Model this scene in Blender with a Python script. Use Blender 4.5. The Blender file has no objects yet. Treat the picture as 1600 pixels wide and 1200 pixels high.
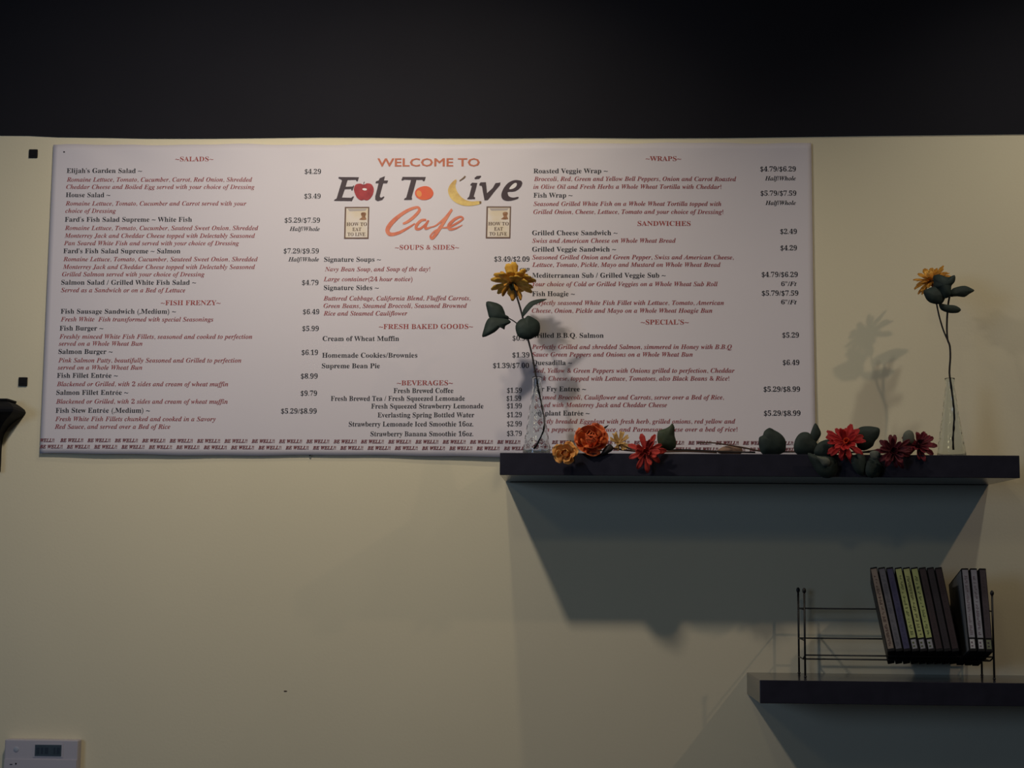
import bpy, math, random
from mathutils import Vector, Matrix
random.seed(7)
SC = bpy.context.scene
COL = SC.collection

# ------------------------------------------------------------ camera
EYE, DIST = 1.5, 3.7
F, PITCH, YAW, ROLL = 2487.3, 0.117987, 0.0439615, 0.00867163
cp, sp, cy, sy = math.cos(PITCH), math.sin(PITCH), math.cos(YAW), math.sin(YAW)
FWD = Vector((-sy*cp, cy*cp, sp)); R0 = Vector((cy, sy, 0)); U0 = R0.cross(FWD)
RT = R0*math.cos(ROLL)+U0*math.sin(ROLL); UP = -R0*math.sin(ROLL)+U0*math.cos(ROLL)
CAM = Vector((0, -DIST, EYE))
cd = bpy.data.cameras.new('camera'); cam = bpy.data.objects.new('camera', cd); COL.objects.link(cam)
cd.sensor_width = 36; cd.lens = F/1600*36; cd.clip_start = .05
cam.matrix_world = Matrix(((RT.x, UP.x, -FWD.x, CAM.x), (RT.y, UP.y, -FWD.y, CAM.y), (RT.z, UP.z, -FWD.z, CAM.z), (0, 0, 0, 1)))
SC.camera = cam

def at(px, py, Y=0.0):
    d = FWD*F+RT*(px-800)-UP*(py-600)
    return CAM+d*((Y+DIST)/d.y)

# ------------------------------------------------------------ light and exposure
w = bpy.data.worlds.new('world'); SC.world = w; w.use_nodes = True
w.node_tree.nodes['Background'].inputs[0].default_value = (.62, .78, 1, 1)
w.node_tree.nodes['Background'].inputs[1].default_value = .004
def lamp(name, kind, loc, power, col, size=.03, aim=None, spot=None, blend=.5):
    l = bpy.data.lights.new(name, kind); l.energy = power; l.color = col
    if kind == 'AREA': l.shape = 'DISK'; l.size = size
    else: l.shadow_soft_size = size
    if kind == 'SPOT': l.spot_size = math.radians(spot); l.spot_blend = blend
    o = bpy.data.objects.new(name, l); COL.objects.link(o); o.location = loc
    if aim: o.rotation_euler = (Vector(aim)-Vector(loc)).to_track_quat('-Z', 'Y').to_euler()
    return o
lamp('track_light_left', 'SPOT', (-.68, -1.165, EYE+1.33), 36, (1, .91, .80), .042, (-.66, 0, EYE+.25), 125, 1)
lamp('track_light_right', 'SPOT', (1.67, -1.265, EYE+1.42), 14.5, (1, .78, .58), .022, (1.0, 0, EYE-.1), 110, 1)
lamp('downlight_middle', 'SPOT', (-.28, -.75, EYE+1.7), 15, (1, .88, .64), .03, (-.28, 0, EYE), 100, 1)
lamp('downlight_right', 'SPOT', (1.2, -.75, EYE+1.7), 15.5, (1, .98, .86), .03, (1.2, 0, EYE), 100, 1)
lamp('ceiling_light_near', 'AREA', (-.35, -2.9, EYE+1.55), 1.6, (1, .94, .62), .16, (-.3, 0, EYE+.2))
lamp('ceiling_light_far', 'AREA', (-1.9, -3.6, EYE+1.7), 2.2, (1, .90, .55), .3, (-.8, 0, EYE+.2))
lamp('window_light', 'AREA', (-3.2, -5.2, EYE+.5), 31, (.41, .62, 1), 1.4, (-.8, 0, EYE))
SC.view_settings.view_transform = 'Standard'; SC.view_settings.look = 'None'
SC.view_settings.exposure = 0; SC.view_settings.gamma = 1; SC.view_settings.use_curve_mapping = False
SC.cycles.use_denoising = True

# ------------------------------------------------------------ materials
def s2l(c): return tuple(((v/255)/12.92 if v <= 10 else ((v/255+.055)/1.055)**2.4) for v in c)
def mat(name, rgb, rough=.6, var=0, scale=20, spec=.4, bump=0, bscale=200, trans=0, metal=0, rgb2=None):
    m = bpy.data.materials.new(name); m.use_nodes = True; nt = m.node_tree; b = nt.nodes['Principled BSDF']
    c = s2l(rgb); b.inputs['Base Color'].default_value = (*c, 1)
    b.inputs['Roughness'].default_value = rough; b.inputs['Specular IOR Level'].default_value = spec
    b.inputs['Transmission Weight'].default_value = trans; b.inputs['Metallic'].default_value = metal
    if var or bump or rgb2:
        tc = nt.nodes.new('ShaderNodeTexCoord')
    if var or rgb2:
        n = nt.nodes.new('ShaderNodeTexNoise'); n.inputs['Scale'].default_value = scale; n.inputs['Detail'].default_value = 4
        r = nt.nodes.new('ShaderNodeValToRGB'); c2 = s2l(rgb2) if rgb2 else tuple(v*(1-var) for v in c)
        r.color_ramp.elements[0].color = (*c2, 1); r.color_ramp.elements[1].color = (*c, 1)
        r.color_ramp.elements[0].position = .3; r.color_ramp.elements[1].position = .65
        nt.links.new(tc.outputs['Object'], n.inputs['Vector']); nt.links.new(n.outputs['Fac'], r.inputs[0]); nt.links.new(r.outputs[0], b.inputs['Base Color'])
    if bump:
        n2 = nt.nodes.new('ShaderNodeTexNoise'); n2.inputs['Scale'].default_value = bscale; n2.inputs['Detail'].default_value = 3
        bp = nt.nodes.new('ShaderNodeBump'); bp.inputs['Strength'].default_value = bump; bp.inputs['Distance'].default_value = .002
        nt.links.new(tc.outputs['Object'], n2.inputs['Vector']); nt.links.new(n2.outputs['Fac'], bp.inputs['Height']); nt.links.new(bp.outputs[0], b.inputs['Normal'])
    return m
M = {}
M['wall'] = mat('cream wall paint', (229, 217, 186), .85, .05, 1.7, .2, .12, 160)
M['black_wall'] = mat('matt black paint', (36, 35, 40), .9, .1, 3, .15)
M['vinyl'] = mat('white vinyl banner', (222, 213, 216), .55, .02, 4, .35)
M['shelf'] = mat('black brown shelf foil', (48, 47, 57), .17, .2, 30, .5)
M['black'] = mat('black plastic', (20, 19, 21), .8, 0, 1, .25)
M['wire'] = mat('black enamelled wire', (16, 14, 15), .5, 0, 1, .5)
M['ink'] = mat('black print ink', (27, 27, 34), .6)
M['ink_red'] = mat('dark red print ink', (150, 62, 66), .6)
M['ink_head'] = mat('brick red print ink', (163, 72, 68), .6)
M['ink_border'] = mat('maroon print ink', (118, 44, 50), .6)
M['ink_orange'] = mat('terracotta print ink', (196, 112, 82), .6)
M['ink_cafe'] = mat('salmon print ink', (232, 140, 106), .6, 0, 60, .4, rgb2=(214, 112, 82))
M['ink_logo'] = mat('dark brown print ink', (66, 50, 56), .6)
M['ink_white'] = mat('white print', (240, 232, 228), .6)
M['apple'] = mat('printed apple red', (190, 62, 64), .6, 0, 40, .4, rgb2=(150, 36, 44))
M['orange'] = mat('printed orange', (228, 106, 58), .6, 0, 30, .4, rgb2=(232, 82, 66))
M['orange_hi'] = mat('printed orange highlight', (236, 150, 80), .6)
M['banana'] = mat('printed banana', (238, 206, 122), .6, 0, 40, .4, rgb2=(196, 150, 84))
M['banana_dark'] = mat('printed banana edge', (120, 92, 64), .6)
M['cover_frame'] = mat('printed cover frame brown', (112, 84, 70), .6)
M['cover'] = mat('printed cover cream', (226, 208, 180), .6, 0, 30, .4, rgb2=(232, 220, 212))
M['cover_brown'] = mat('printed cover sepia', (128, 84, 52), .6, 0, 120, .4, rgb2=(176, 130, 92))
M['cover_ink'] = mat('printed cover dark brown', (84, 54, 36), .6)
M['cover_grey'] = mat('printed cover grey', (182, 170, 164), .6)
M['thermo'] = mat('white thermostat plastic', (182, 175, 180), .45)
M['lcd'] = mat('lcd grey green', (62, 74, 80), .25, .2, 60)
M['lcd_dark'] = mat('lcd dark segments', (42, 50, 58), .25)
M['grey_button'] = mat('grey button', (168, 172, 182), .5)
M['stem'] = mat('dark stem', (38, 30, 26), .6, .3, 60)
M['stem_brown'] = mat('brown stem', (88, 62, 48), .6, .3, 60)
M['leaf'] = mat('dark green cloth leaf', (42, 54, 48), .7, .35, 50)
M['leaf2'] = mat('olive cloth leaf', (66, 76, 56), .7, .3, 50)
M['leaf_pale'] = mat('pale grey green leaf and leaf highlight', (100, 102, 90), .75, .2, 60)  # one real grey green leaf, plus painted highlights on two dark leaves
M['taupe'] = mat('dried taupe petal', (150, 118, 98), .8, .25, 50)
M['yellow'] = mat('golden yellow petal', (226, 180, 72), .7, 0, 70, .3, rgb2=(194, 138, 44))
M['yellow2'] = mat('dusky yellow petal', (214, 150, 52), .7, 0, 70, .3, rgb2=(160, 104, 38))
M['yellow_pale'] = mat('pale yellow petal', (244, 190, 92), .7, 0, 70, .3, rgb2=(222, 160, 66))
M['peach'] = mat('yellow peach petal', (226, 164, 88), .7, 0, 60, .3, rgb2=(206, 132, 66))
M['rose'] = mat('orange rose petal', (228, 124, 66), .65, 0, 60, .3, rgb2=(204, 92, 52))
M['beige'] = mat('beige yellow petal', (196, 158, 96), .8, 0, 60, .3, rgb2=(160, 126, 84))
M['gerbera'] = mat('brick red petal', (188, 56, 44), .65, 0, 60, .3, rgb2=(140, 34, 32))
M['zinnia'] = mat('bright red petal', (188, 38, 36), .65, 0, 60, .3, rgb2=(136, 24, 28))
M['zinnia_c'] = mat('orange red centre', (236, 92, 44), .7, 0, 120, .3, rgb2=(190, 60, 30))
M['crimson'] = mat('dark crimson petal', (98, 24, 34), .65, 0, 60, .3, rgb2=(66, 15, 24))
M['crimson2'] = mat('wine red petal', (108, 20, 34), .65, 0, 60, .3, rgb2=(74, 13, 22))
M['centre_dark'] = mat('dark flower centre', (70, 52, 34), .8, .4, 200)
M['glass'] = mat('clear glass', (246, 250, 250), .02, spec=.5, trans=1)
M['glass'].node_tree.nodes['Principled BSDF'].inputs['IOR'].default_value = 1.45
M['floor'] = mat('grey brown floor', (92, 84, 76), .6, .2, 3)

# ------------------------------------------------------------ helpers
def link(name, verts, faces, m, parent=None, root=None, smooth=False):
    off = Vector(root.location) if root else Vector((0, 0, 0))
    me = bpy.data.meshes.new(name); me.from_pydata([tuple(Vector(v)-off) for v in verts], [], faces)
    if isinstance(m, (list, tuple)):
        for k in m: me.materials.append(k)
    else: me.materials.append(m)
    me.validate(); me.update()
    if smooth: me.polygons.foreach_set('use_smooth', [True]*len(me.polygons))
    o = bpy.data.objects.new(name, me); COL.objects.link(o)
    if parent: o.parent = parent
    return o
def thing(name, label, cat, loc, group=None):
    o = bpy.data.objects.new(name, None); COL.objects.link(o); o.empty_display_size = .05
    o.location = loc; o['label'] = label; o['category'] = cat
    if group: o['group'] = group
    return o
def recalc(o):
    import bmesh
    b = bmesh.new(); b.from_mesh(o.data); bmesh.ops.recalc_face_normals(b, faces=b.faces); b.to_mesh(o.data); b.free()
def bevel(o, wd, seg=2):
    import bmesh
    b = bmesh.new(); b.from_mesh(o.data)
    bmesh.ops.bevel(b, geom=[e for e in b.edges if len(e.link_faces) == 2 and e.calc_face_angle() > .6], offset=wd, segments=seg, affect='EDGES', profile=.5)
    b.to_mesh(o.data); b.free()
class MB:
    def __init__(s): s.v = []; s.f = []
    def add(s, v, f):
        n = len(s.v); s.v += [Vector(p) for p in v]; s.f += [tuple(i+n for i in q) for q in f]; return s
    def box(s, a, b, mtx=None):
        x0, y0, z0 = a; x1, y1, z1 = b
        v = [Vector(p) for p in ((x0, y0, z0), (x1, y0, z0), (x1, y1, z0), (x0, y1, z0), (x0, y0, z1), (x1, y0, z1), (x1, y1, z1), (x0, y1, z1))]
        if mtx: v = [mtx@p for p in v]
        return s.add(v, [(0, 3, 2, 1), (4, 5, 6, 7), (0, 1, 5, 4), (1, 2, 6, 5), (2, 3, 7, 6), (3, 0, 4, 7)])
    def tube(s, pts, r, n=8, sub=4):
        P = [Vector(p) for p in pts]; rs = r if isinstance(r, (list, tuple)) else [r]*len(P)
        if len(P) > 2 and sub > 1:
            Q, RR = [], []
            for i in range(len(P)-1):
                a, b, c, d = P[max(i-1, 0)], P[i], P[i+1], P[min(i+2, len(P)-1)]
                for k in range(sub):
                    t = k/sub
                    Q.append(.5*((2*b)+(c-a)*t+(2*a-5*b+4*c-d)*t*t+(3*b-a-3*c+d)*t**3)); RR.append(rs[i]+(rs[i+1]-rs[i])*t)
            Q.append(P[-1]); RR.append(rs[-1]); P, rs = Q, RR
        v = []; f = []; u = None
        for i, p in enumerate(P):
            t = (P[min(i+1, len(P)-1)]-P[max(i-1, 0)]).normalized()
            if u is None: u = t.orthogonal().normalized()
            u = (u-t*u.dot(t)).normalized(); w_ = t.cross(u)
            for k in range(n):
                a = 2*math.pi*k/n; v.append(p+(u*math.cos(a)+w_*math.sin(a))*rs[i])
        for i in range(len(P)-1):
            for k in range(n):
                f.append((i*n+k, i*n+(k+1) % n, (i+1)*n+(k+1) % n, (i+1)*n+k))
        f.append(tuple(range(n-1, -1, -1))); f.append(tuple((len(P)-1)*n+k for k in range(n)))
        return s.add(v, f)
    def ball(s, c, r, n=10, m=7, sq=(1, 1, 1)):
        c = Vector(c); v = [c+Vector((0, 0, r*sq[2]))]; f = []
        for j in range(1, m):
            th = math.pi*j/m
            for k in range(n):
                a = 2*math.pi*k/n; v.append(c+Vector((r*sq[0]*math.sin(th)*math.cos(a), r*sq[1]*math.sin(th)*math.sin(a), r*sq[2]*math.cos(th))))
        v.append(c-Vector((0, 0, r*sq[2])))
        for k in range(n): f.append((0, 1+k, 1+(k+1) % n))
        for j in range(m-2):
            for k in range(n):
                f.append((1+j*n+k, 1+(j+1)*n+k, 1+(j+1)*n+(k+1) % n, 1+j*n+(k+1) % n))
        L = len(v)-1
        for k in range(n): f.append((L, 1+(m-2)*n+(k+1) % n, 1+(m-2)*n+k))
        return s.add(v, f)
    def lathe(s, prof, c, n=32):
        c = Vector(c); v = []; f = []; m = len(prof)
        for (r, z) in prof:
            for k in range(n):
                a = 2*math.pi*k/n; v.append(c+Vector((r*math.cos(a), r*math.sin(a), z)))
        for i in range(m-1):
            for k in range(n): f.append((i*n+k, i*n+(k+1) % n, (i+1)*n+(k+1) % n, (i+1)*n+k))
        return s.add(v, f)
    def build(s, name, m, parent=None, root=None, smooth=False): return link(name, s.v, s.f, m, parent, root, smooth)

# ------------------------------------------------------------ setting
b = MB().box((-3.2, 0, 0), (3.2, .12, EYE+2.4)); o = b.build('wall_back', M['wall']); o['kind'] = 'structure'
b = MB().box((-3.2, -6.5, -.05), (3.2, 0, 0)); o = b.build('floor', M['floor']); o['kind'] = 'structure'
# black painted band over the cream wall, its cut-in edge wavers a little
edge = [(-420, 211), (0, 212), (45, 212.3), (90, 214.5), (160, 215.3), (230, 216.6), (330, 216.6), (420, 215.6), (500, 214.6), (580, 214.8), (680, 216.2), (800, 216), (900, 215.2), (1000, 216), (1130, 215.6), (1250, 214), (1400, 211.8), (1600, 209.4), (2150, 203)]
ev = []; ef = []
TOPZ = EYE+2.4
for (x, y) in edge:
    p = at(x, y); ev += [(p.x, -.004, p.z), (p.x, -.004, TOPZ), (p.x, 0, p.z), (p.x, 0, TOPZ)]
for i in range(len(edge)-1):
    a, c = 4*i, 4*i+4
    ef += [(a, c, c+1, a+1), (a+2, a+3, c+3, c+2), (a, a+2, c+2, c), (a+1, c+1, c+3, a+3)]
o = link('trim_1', ev, ef, M['black_wall']); o['kind'] = 'structure'
# small scuff in the paint
p = at(446, 1080); o = MB().ball((p.x, 0, p.z), .004, 8, 5, (1.1, .25, .4)).build('scuff', M['stem_brown'], bpy.data.objects['wall_back'])

# ------------------------------------------------------------ menu banner
pTL, pTR, pBL, pBR = at(86, 225), at(1266, 228), at(63, 713), at(1275, 713)
X0, X1 = (pTL.x+pBL.x)/2, (pTR.x+pBR.x)/2; Z1, Z0 = (pTL.z+pTR.z)/2+.001, (pBL.z+pBR.z)/2-.0
def surf(x, z):
    u = (x-X0)/(X1-X0); v = (z-Z0)/(Z1-Z0)
    y = .0065+.0014*math.sin(u*9.5+1)*(.4+.6*v)+.0008*math.sin(u*23+v*3)
    y += .0022*math.exp(-((u-.07)/.05)**2)*math.sin((u*1.2+v*.55)*46)*max(0, v-.72)*3
    y += .002*(1-v)**3*(1+math.sin(u*14))
    y += .0012*math.exp(-((v-.985)/.02)**2)*math.sin(u*60)
    return -max(y, .002)
BN = thing('menu_banner', 'wide white vinyl menu banner with red and black lettering, hung on the cream wall', 'banner', (X0/2+X1/2, -.001, Z0))
nx, nz = 150, 50; v = []; f = []
for layer in (0, 1):
    for j in range(nz+1):
        for i in range(nx+1):
            x = X0+(X1-X0)*i/nx; z = Z0+(Z1-Z0)*j/nz
            dz = 0
            if j == nz: dz = .0012*math.sin(i*.21)+.0008*math.sin(i*.53)
            if j == 0: dz = .0014*math.sin(i*.11+1)+.0006*math.sin(i*.4)
            v.append((x, surf(x, z)+layer*.0012, z+dz))
N1 = (nx+1)*(nz+1)
for j in range(nz):
    for i in range(nx):
        a = j*(nx+1)+i; q = (a, a+1, a+nx+2, a+nx+1); f.append(q); f.append(tuple(k+N1 for k in reversed(q)))
ring = [i for i in range(nx+1)]+[j*(nx+1)+nx for j in range(1, nz+1)]+[nz*(nx+1)+i for i in range(nx-1, -1, -1)]+[j*(nx+1) for j in range(nz-1, 0, -1)]
for i in range(len(ring)):
    a, c = ring[i], ring[(i+1) % len(ring)]; f.append((a, a+N1, c+N1, c))
link('vinyl_sheet', v, f, M['vinyl'], BN, BN, True)
# stitched pins: small dark marks
for (px, py) in ((102, 239), (485, 712)):
    p = at(px, py); MB().ball((p.x, surf(p.x, p.z)-.0005, p.z), .0022, 8, 5, (1, .5, .8)).build('pin', M['black'], BN, BN)

MAPB = {}
def mathmap(s, up, low, dig):
    out = ''
    for ch in s:
        if 'A' <= ch <= 'Z': out += chr(up+ord(ch)-65)
        elif 'a' <= ch <= 'z': out += chr(low+ord(ch)-97)
        elif '0' <= ch <= '9' and dig: out += chr(dig+ord(ch)-48)
        else: out += ch
    return out
def style(s, k):
    if k == 'b': return mathmap(s, 0x1D400, 0x1D41A, 0x1D7CE)
    if k in 'ih': return mathmap(s, 0x1D468, 0x1D482, 0x1D7CE)
    return s
fc = bpy.data.curves.new('text', 'FONT'); fc.resolution_u = 2; fo = bpy.data.objects.new('text', fc)
def textmesh(s, k):
    fc.body = style(s, k); fc.offset = 0
    me = fo.to_mesh(); me = me.copy() if False else me
    vs = [tuple(q.co) for q in me.vertices]; fs = [tuple(p.vertices) for p in me.polygons]; fo.to_mesh_clear()
    if k in 'sh':
        v0, f0, n0 = vs, fs, len(vs); vs, fs = [], []
        for q, (dx, dy) in enumerate(((0, 0), (.022, 0), (-.022, 0), (0, .018), (0, -.018), (.016, .014), (-.016, -.014), (.016, -.014), (-.016, .014))):
            vs += [(a+dx, b_+dy, q) for a, b_, _ in v0]; fs += [tuple(i+q*n0 for i in p) for p in f0]
    return vs, fs
COL.objects.link(fo)
CAP = {}
for k in 'bish':
    vs, _ = textmesh('H', k); CAP[k] = max(q[1] for q in vs)
buckets = []
def line(bucket, s, x0, x1, y, cap, k='b', lift=.0005, slant=0):
    """one printed line: baseline from pixel x0 to x1, cap height in pixels"""
    p, q = at(x0, y), at(x1, y); W = q.x-p.x; H = cap/672.0
    vs, fs = textmesh(s, k)
    if not vs: return
    if slant: vs = [(a+slant*b_, b_, c) for a, b_, c in vs]
    mn = min(a for a, _, _ in vs); mx = max(a for a, _, _ in vs)
    if k == 'b' and s[0] == '\u2008': mn = 0
    out = []
    for a, b_, lay in vs:
        x = p.x+(a-mn)/(mx-mn)*W; z = (p.z+(q.z-p.z)*(a-mn)/(mx-mn))+b_/CAP[k]*H
        out.append((x, surf(x, z)-lift-lay*.00004, z))
    buckets.append((bucket, MB().add(out, fs)))

L = line
for (s, x0, x1, y) in [
 ("Elijah's Garden Salad ~", 105.7, 223, 271.5), ("House Salad ~", 104.5, 173.7, 309.2), ("Fard's Fish Salad Supreme ~ White Fish", 103, 301, 347.5),
 ("Fard's Fish Salad Supreme ~ Salmon", 100.7, 283, 396.7), ("Salmon Salad / Grilled White Fish Salad ~", 97.5, 307.5, 445.7),
 ("Fish Sausage Sandwich (,Medium) ~", 96.7, 276, 490.9), ("Fish Burger ~", 95, 163, 517.2), ("Salmon Burger ~", 93.2, 177.5, 553.7),
 ("Fish Fillet Entrée ~", 91, 185.7, 591), ("Salmon Fillet Entrée ~", 90, 202, 617.5), ("Fish Stew Entrée (,Medium) ~", 89, 236, 645.5),
 ("Signature Soups ~", 507, 595.5, 409.5), ("Signature Sides ~", 506.5, 592, 453.7), ("Cream of Wheat Muffin", 504.7, 624, 533.2),
 ("Homemade Cookies/Brownies", 504, 652.5, 559.2), ("Supreme Bean Pie", 503.5, 594, 575.7), ("Fresh Brewed Coffee", 615.5, 708.7, 614.5),
 ("Fresh Brewed Tea / Fresh Squeezed Lemonade", 517.5, 726.7, 626.7), ("Fresh Squeezed Strawberry Lemonade", 580.5, 755.7, 638.7),
 ("Everlasting Spring Bottled Water", 590.5, 741.5, 652.5), ("Strawberry Lemonade Iced Smoothie 16oz.", 545.5, 740, 666.7), ("Strawberry Banana Smoothie 16oz.", 579.5, 740, 682),
 ("Roasted Veggie Wrap ~", 833.7, 949.4, 271.9), ("Fish Wrap ~", 833.7, 894.4, 309.7), ("Grilled Cheese Sandwich ~", 831.6, 964.7, 368.4),
 ("Grilled Veggie Sandwich ~", 831.6, 962.5, 394), ("Mediterranean Sub / Grilled Veggie Sub ~", 831.6, 1039.7, 434.7), ("Fish Hoagie ~", 831.6, 898, 463.4),
 ("Grilled B.B.Q. Salmon", 830.6, 943, 528.4), ("Quesadilla ~", 832, 893.7, 571), ("Stir Fry Entree ~", 832.8, 915.6, 612), ("Eggplant Entrée ~", 833.7, 921, 649.7)]:
    L('dish_name', s, x0, x1, y, 7.6)
for (s, x0, x1, y) in [
 ("Romaine Lettuce, Tomato, Cucumber, Carrot, Red Onion, Shredded", 105.7, 395, 285), ("Cheddar Cheese and Boiled Egg served with your choice of Dressing", 105, 398.7, 296.4),
 ("Romaine Lettuce, Tomato, Cucumber and Carrot served with your", 104, 386, 322.2), ("choice of Dressing", 103.7, 182.5, 333.7),
 ("Romaine Lettuce, Tomato, Cucumber, Sauteed Sweet Onion, Shredded", 103, 404.5, 360.5), ("Monterrey Jack and Cheddar Cheese topped with Delectably Seasoned", 102.5, 399.5, 372.5),
 ("Pan Seared White Fish and served with your choice of Dressing", 101.5, 374.5, 384.2), ("Romaine Lettuce, Tomato, Cucumber, Sauteed Sweet Onion, Shredded", 100.5, 403.7, 409.2),
 ("Monterrey Jack and Cheddar Cheese topped with Delectably Seasoned", 100, 399.5, 421.2), ("Grilled Salmon served with your choice of Dressing", 98.7, 320.7, 432.7),
 ("Served as a Sandwich or on a Bed of Lettuce", 97, 290.7, 457.5), ("Fresh White  Fish transformed with special Seasonings", 96.7, 334.5, 503),
 ("Freshly minced White Fish Fillets, seasoned and cooked to perfection", 94.5, 395, 530), ("served on a Whole Wheat Bun", 93.7, 224, 540.9),
 ("Pink Salmon Patty, beautifully Seasoned and Grilled to perfection", 93, 378, 567), ("served on a Whole Wheat Bun", 92, 223.7, 578.2),
 ("Blackened or Grilled, with 2 sides and cream of wheat muffin", 90.7, 357.5, 604), ("Blackened or Grilled, with 2 sides and cream of wheat muffin", 89.5, 356.7, 631.2),
 ("Fresh White Fish Fillets chunked and cooked in a Savory", 88.2, 338, 658.5), ("Red Sauce, and served over a Bed of Rice", 87.5, 267.5, 670.5),
 ("Navy Bean Soup, and Soup of the day!", 508, 672.5, 424.5), ("Large container(24 hour notice)", 506, 645, 440), ("Buttered Cabbage, California Blend, Fluffed Carrots,", 506, 735.5, 470),
 ("Green Beans, Steamed Broccoli, Seasoned Browned", 506, 730, 481.7), ("Rice and Steamed Cauliflower", 506, 637, 493.5),
 ("Broccoli, Red, Green and Yellow Bell Peppers, Onion and Carrot Roasted", 834.4, 1150, 284), ("in Olive Oil and Fresh Herbs a Whole Wheat Tortilla with Cheddar!", 833.4, 1126.6, 296.2),
 ("Seasoned Grilled White Fish on a Whole Wheat Tortilla topped with", 833.7, 1126.6, 322.8), ("Grilled Onion, Cheese, Lettuce, Tomato and your choice of Dressing!", 833.4, 1129.7, 335.3),
 ("Swiss and American Cheese on Whole Wheat Bread", 831.6, 1055.6, 380.3), ("Seasoned Grilled Onion and Green Pepper, Swiss and American Cheese,", 831.6, 1146, 406.2),
 ("Lettuce, Tomato, Pickle, Mayo and Mustard on Whole Wheat Bread", 831.6, 1125.6, 417.8), ("Your choice of Cold or Grilled Veggies on a Whole Wheat Sub Roll", 831.6, 1121, 448),
 ("Perfectly seasoned White Fish Fillet with Lettuce, Tomato, American", 830.6, 1130.6, 477.2), ("Cheese, Onion, Pickle and Mayo on a Whole Wheat Hoagie Bun", 831, 1112.5, 489.4),
 ("Perfectly Grilled and shredded Salmon, simmered in Honey with B.B.Q", 831, 1143, 546), ("Sauce Green Peppers and Onions on a Whole Wheat Bun", 831, 1082, 557.8),
 ("Red, Yellow & Green Peppers with Onions grilled to perfection, Cheddar", 832.8, 1147.5, 583), ("Jack Cheese, topped with Lettuce, Tomatoes, also Black Beans & Rice!", 832.8, 1139, 595.3),
 ("Steamed Broccoli, Cauliflower and Carrots, server over a Bed of Rice,", 832.8, 1130.6, 624.7), ("topped with Monterrey Jack and Cheddar Cheese", 832, 1042, 636.6),
 ("Lightly breaded Eggplant with fresh herb, grilled onions, red yellow and", 833.7, 1148.4, 662.2), ("green peppers, tomato sauce, and Parmesan cheese over a bed of rice!", 833.7, 1151.6, 674.7)]:
    L('dish_description', s, x0, x1, y, 7.0, 'i')
for (s, x0, x1, y) in [("~SALADS~", 275, 334.5, 253.3), ("~FISH FRENZY~", 252.5, 345.7, 477.5), ("~SOUPS & SIDES~", 617.5, 717.5, 391), ("~FRESH BAKED GOODS~", 592.5, 739.5, 514.5),
 ("~BEVERAGES~", 620.5, 708, 602.5), ("~WRAPS~", 1008.4, 1064, 252.8), ("SANDWICHES", 996, 1078.7, 354), ("~SPECIAL'S~", 1001, 1075.6, 507.8)]:
    L('section_heading', s, x0, x1, y, 7.6)
for (s, x0, x1, y) in [("$4.29", 476.5, 502, 272.5), ("$3.49", 476, 501.5, 311), ("$5.29/$7.59", 445.5, 500.5, 348.7), ("$7.29/$9.59", 444, 498.7, 396.7), ("$4.79", 472.5, 498.2, 446),
 ("$6.49", 474, 499.5, 491.5), ("$5.99", 473, 498.7, 517.7), ("$6.19", 472, 497.5, 555), ("$8.99", 470.7, 497, 592), ("$9.79", 470.5, 496, 618.7), ("$5.29/$8.99", 440, 495.5, 646.5),
 ("$3.49/$2.09", 772.5, 827.5, 409.5), ("$0.99", 801, 827, 533), ("$1.39", 800.7, 827.5, 559.2), ("$1.39/$7.00", 770.7, 826.7, 575.7), ("$1.59", 792.5, 815.5, 614.5), ("$1.59", 791.7, 814.5, 627),
 ("$1.99", 792.5, 815.5, 638.7), ("$1.29", 792.5, 815.5, 652.5), ("$2.99", 792.5, 815.5, 666.7), ("$3.79", 792.5, 815.5, 681.7),
 ("$4.79/$6.29", 1187.5, 1243, 268.7), ("$5.79/$7.59", 1188, 1243.7, 306.5), ("$2.49", 1218.7, 1244.7, 366.2), ("$4.29", 1219, 1244.7, 391.9), ("$4.79/$6.29", 1189.7, 1246, 433.4),
 ("$5.79/$7.59", 1190, 1246.9, 462.5), ("$5.29", 1221.9, 1247.8, 528), ("$6.49", 1222.5, 1248.4, 570.8), ("$5.29/$8.99", 1192.5, 1249.4, 612.5), ("$5.29/$8.99", 1193, 1250, 650)]:
    L('price', s, x0, x1, y, 7.8)
for (s, x0, x1, y) in [("Half/Whole", 453, 500, 361.5), ("Half/Whole", 451, 498.7, 409.2), ("cup", 812, 827.5, 424), ("Half/Whole", 1194.7, 1243, 282.8), ("Half/Whole", 1195.4, 1243, 321),
 ("6\"/Ft", 1220, 1244.4, 447.5), ("6\"/Ft", 1220, 1244.4, 476)]:
    L('portion_note', s, x0, x1, y, 6.8, 'i')
k = 0
while True:
    x = 96.2+42.55*k
    if x > 1240: break
    L('slogan_print', 'BE WELL!!', x, x+36, 691+.004*(x-96), 5.4, 'h')
    k += 1
L('slogan_print', 'WELL!!', 65, 87, 691, 5.4, 'h')
k = 0
while True:
    x = 64+42.55*k
    if x > 1236: break
    L('slogan_print', 'BE WELL!!', x, x+36, 701+.004*(x-96), 5.4, 'h')
    k += 1
L('slogan_title', 'WELCOME TO', 590, 750, 261, 13.2, 's')

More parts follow.
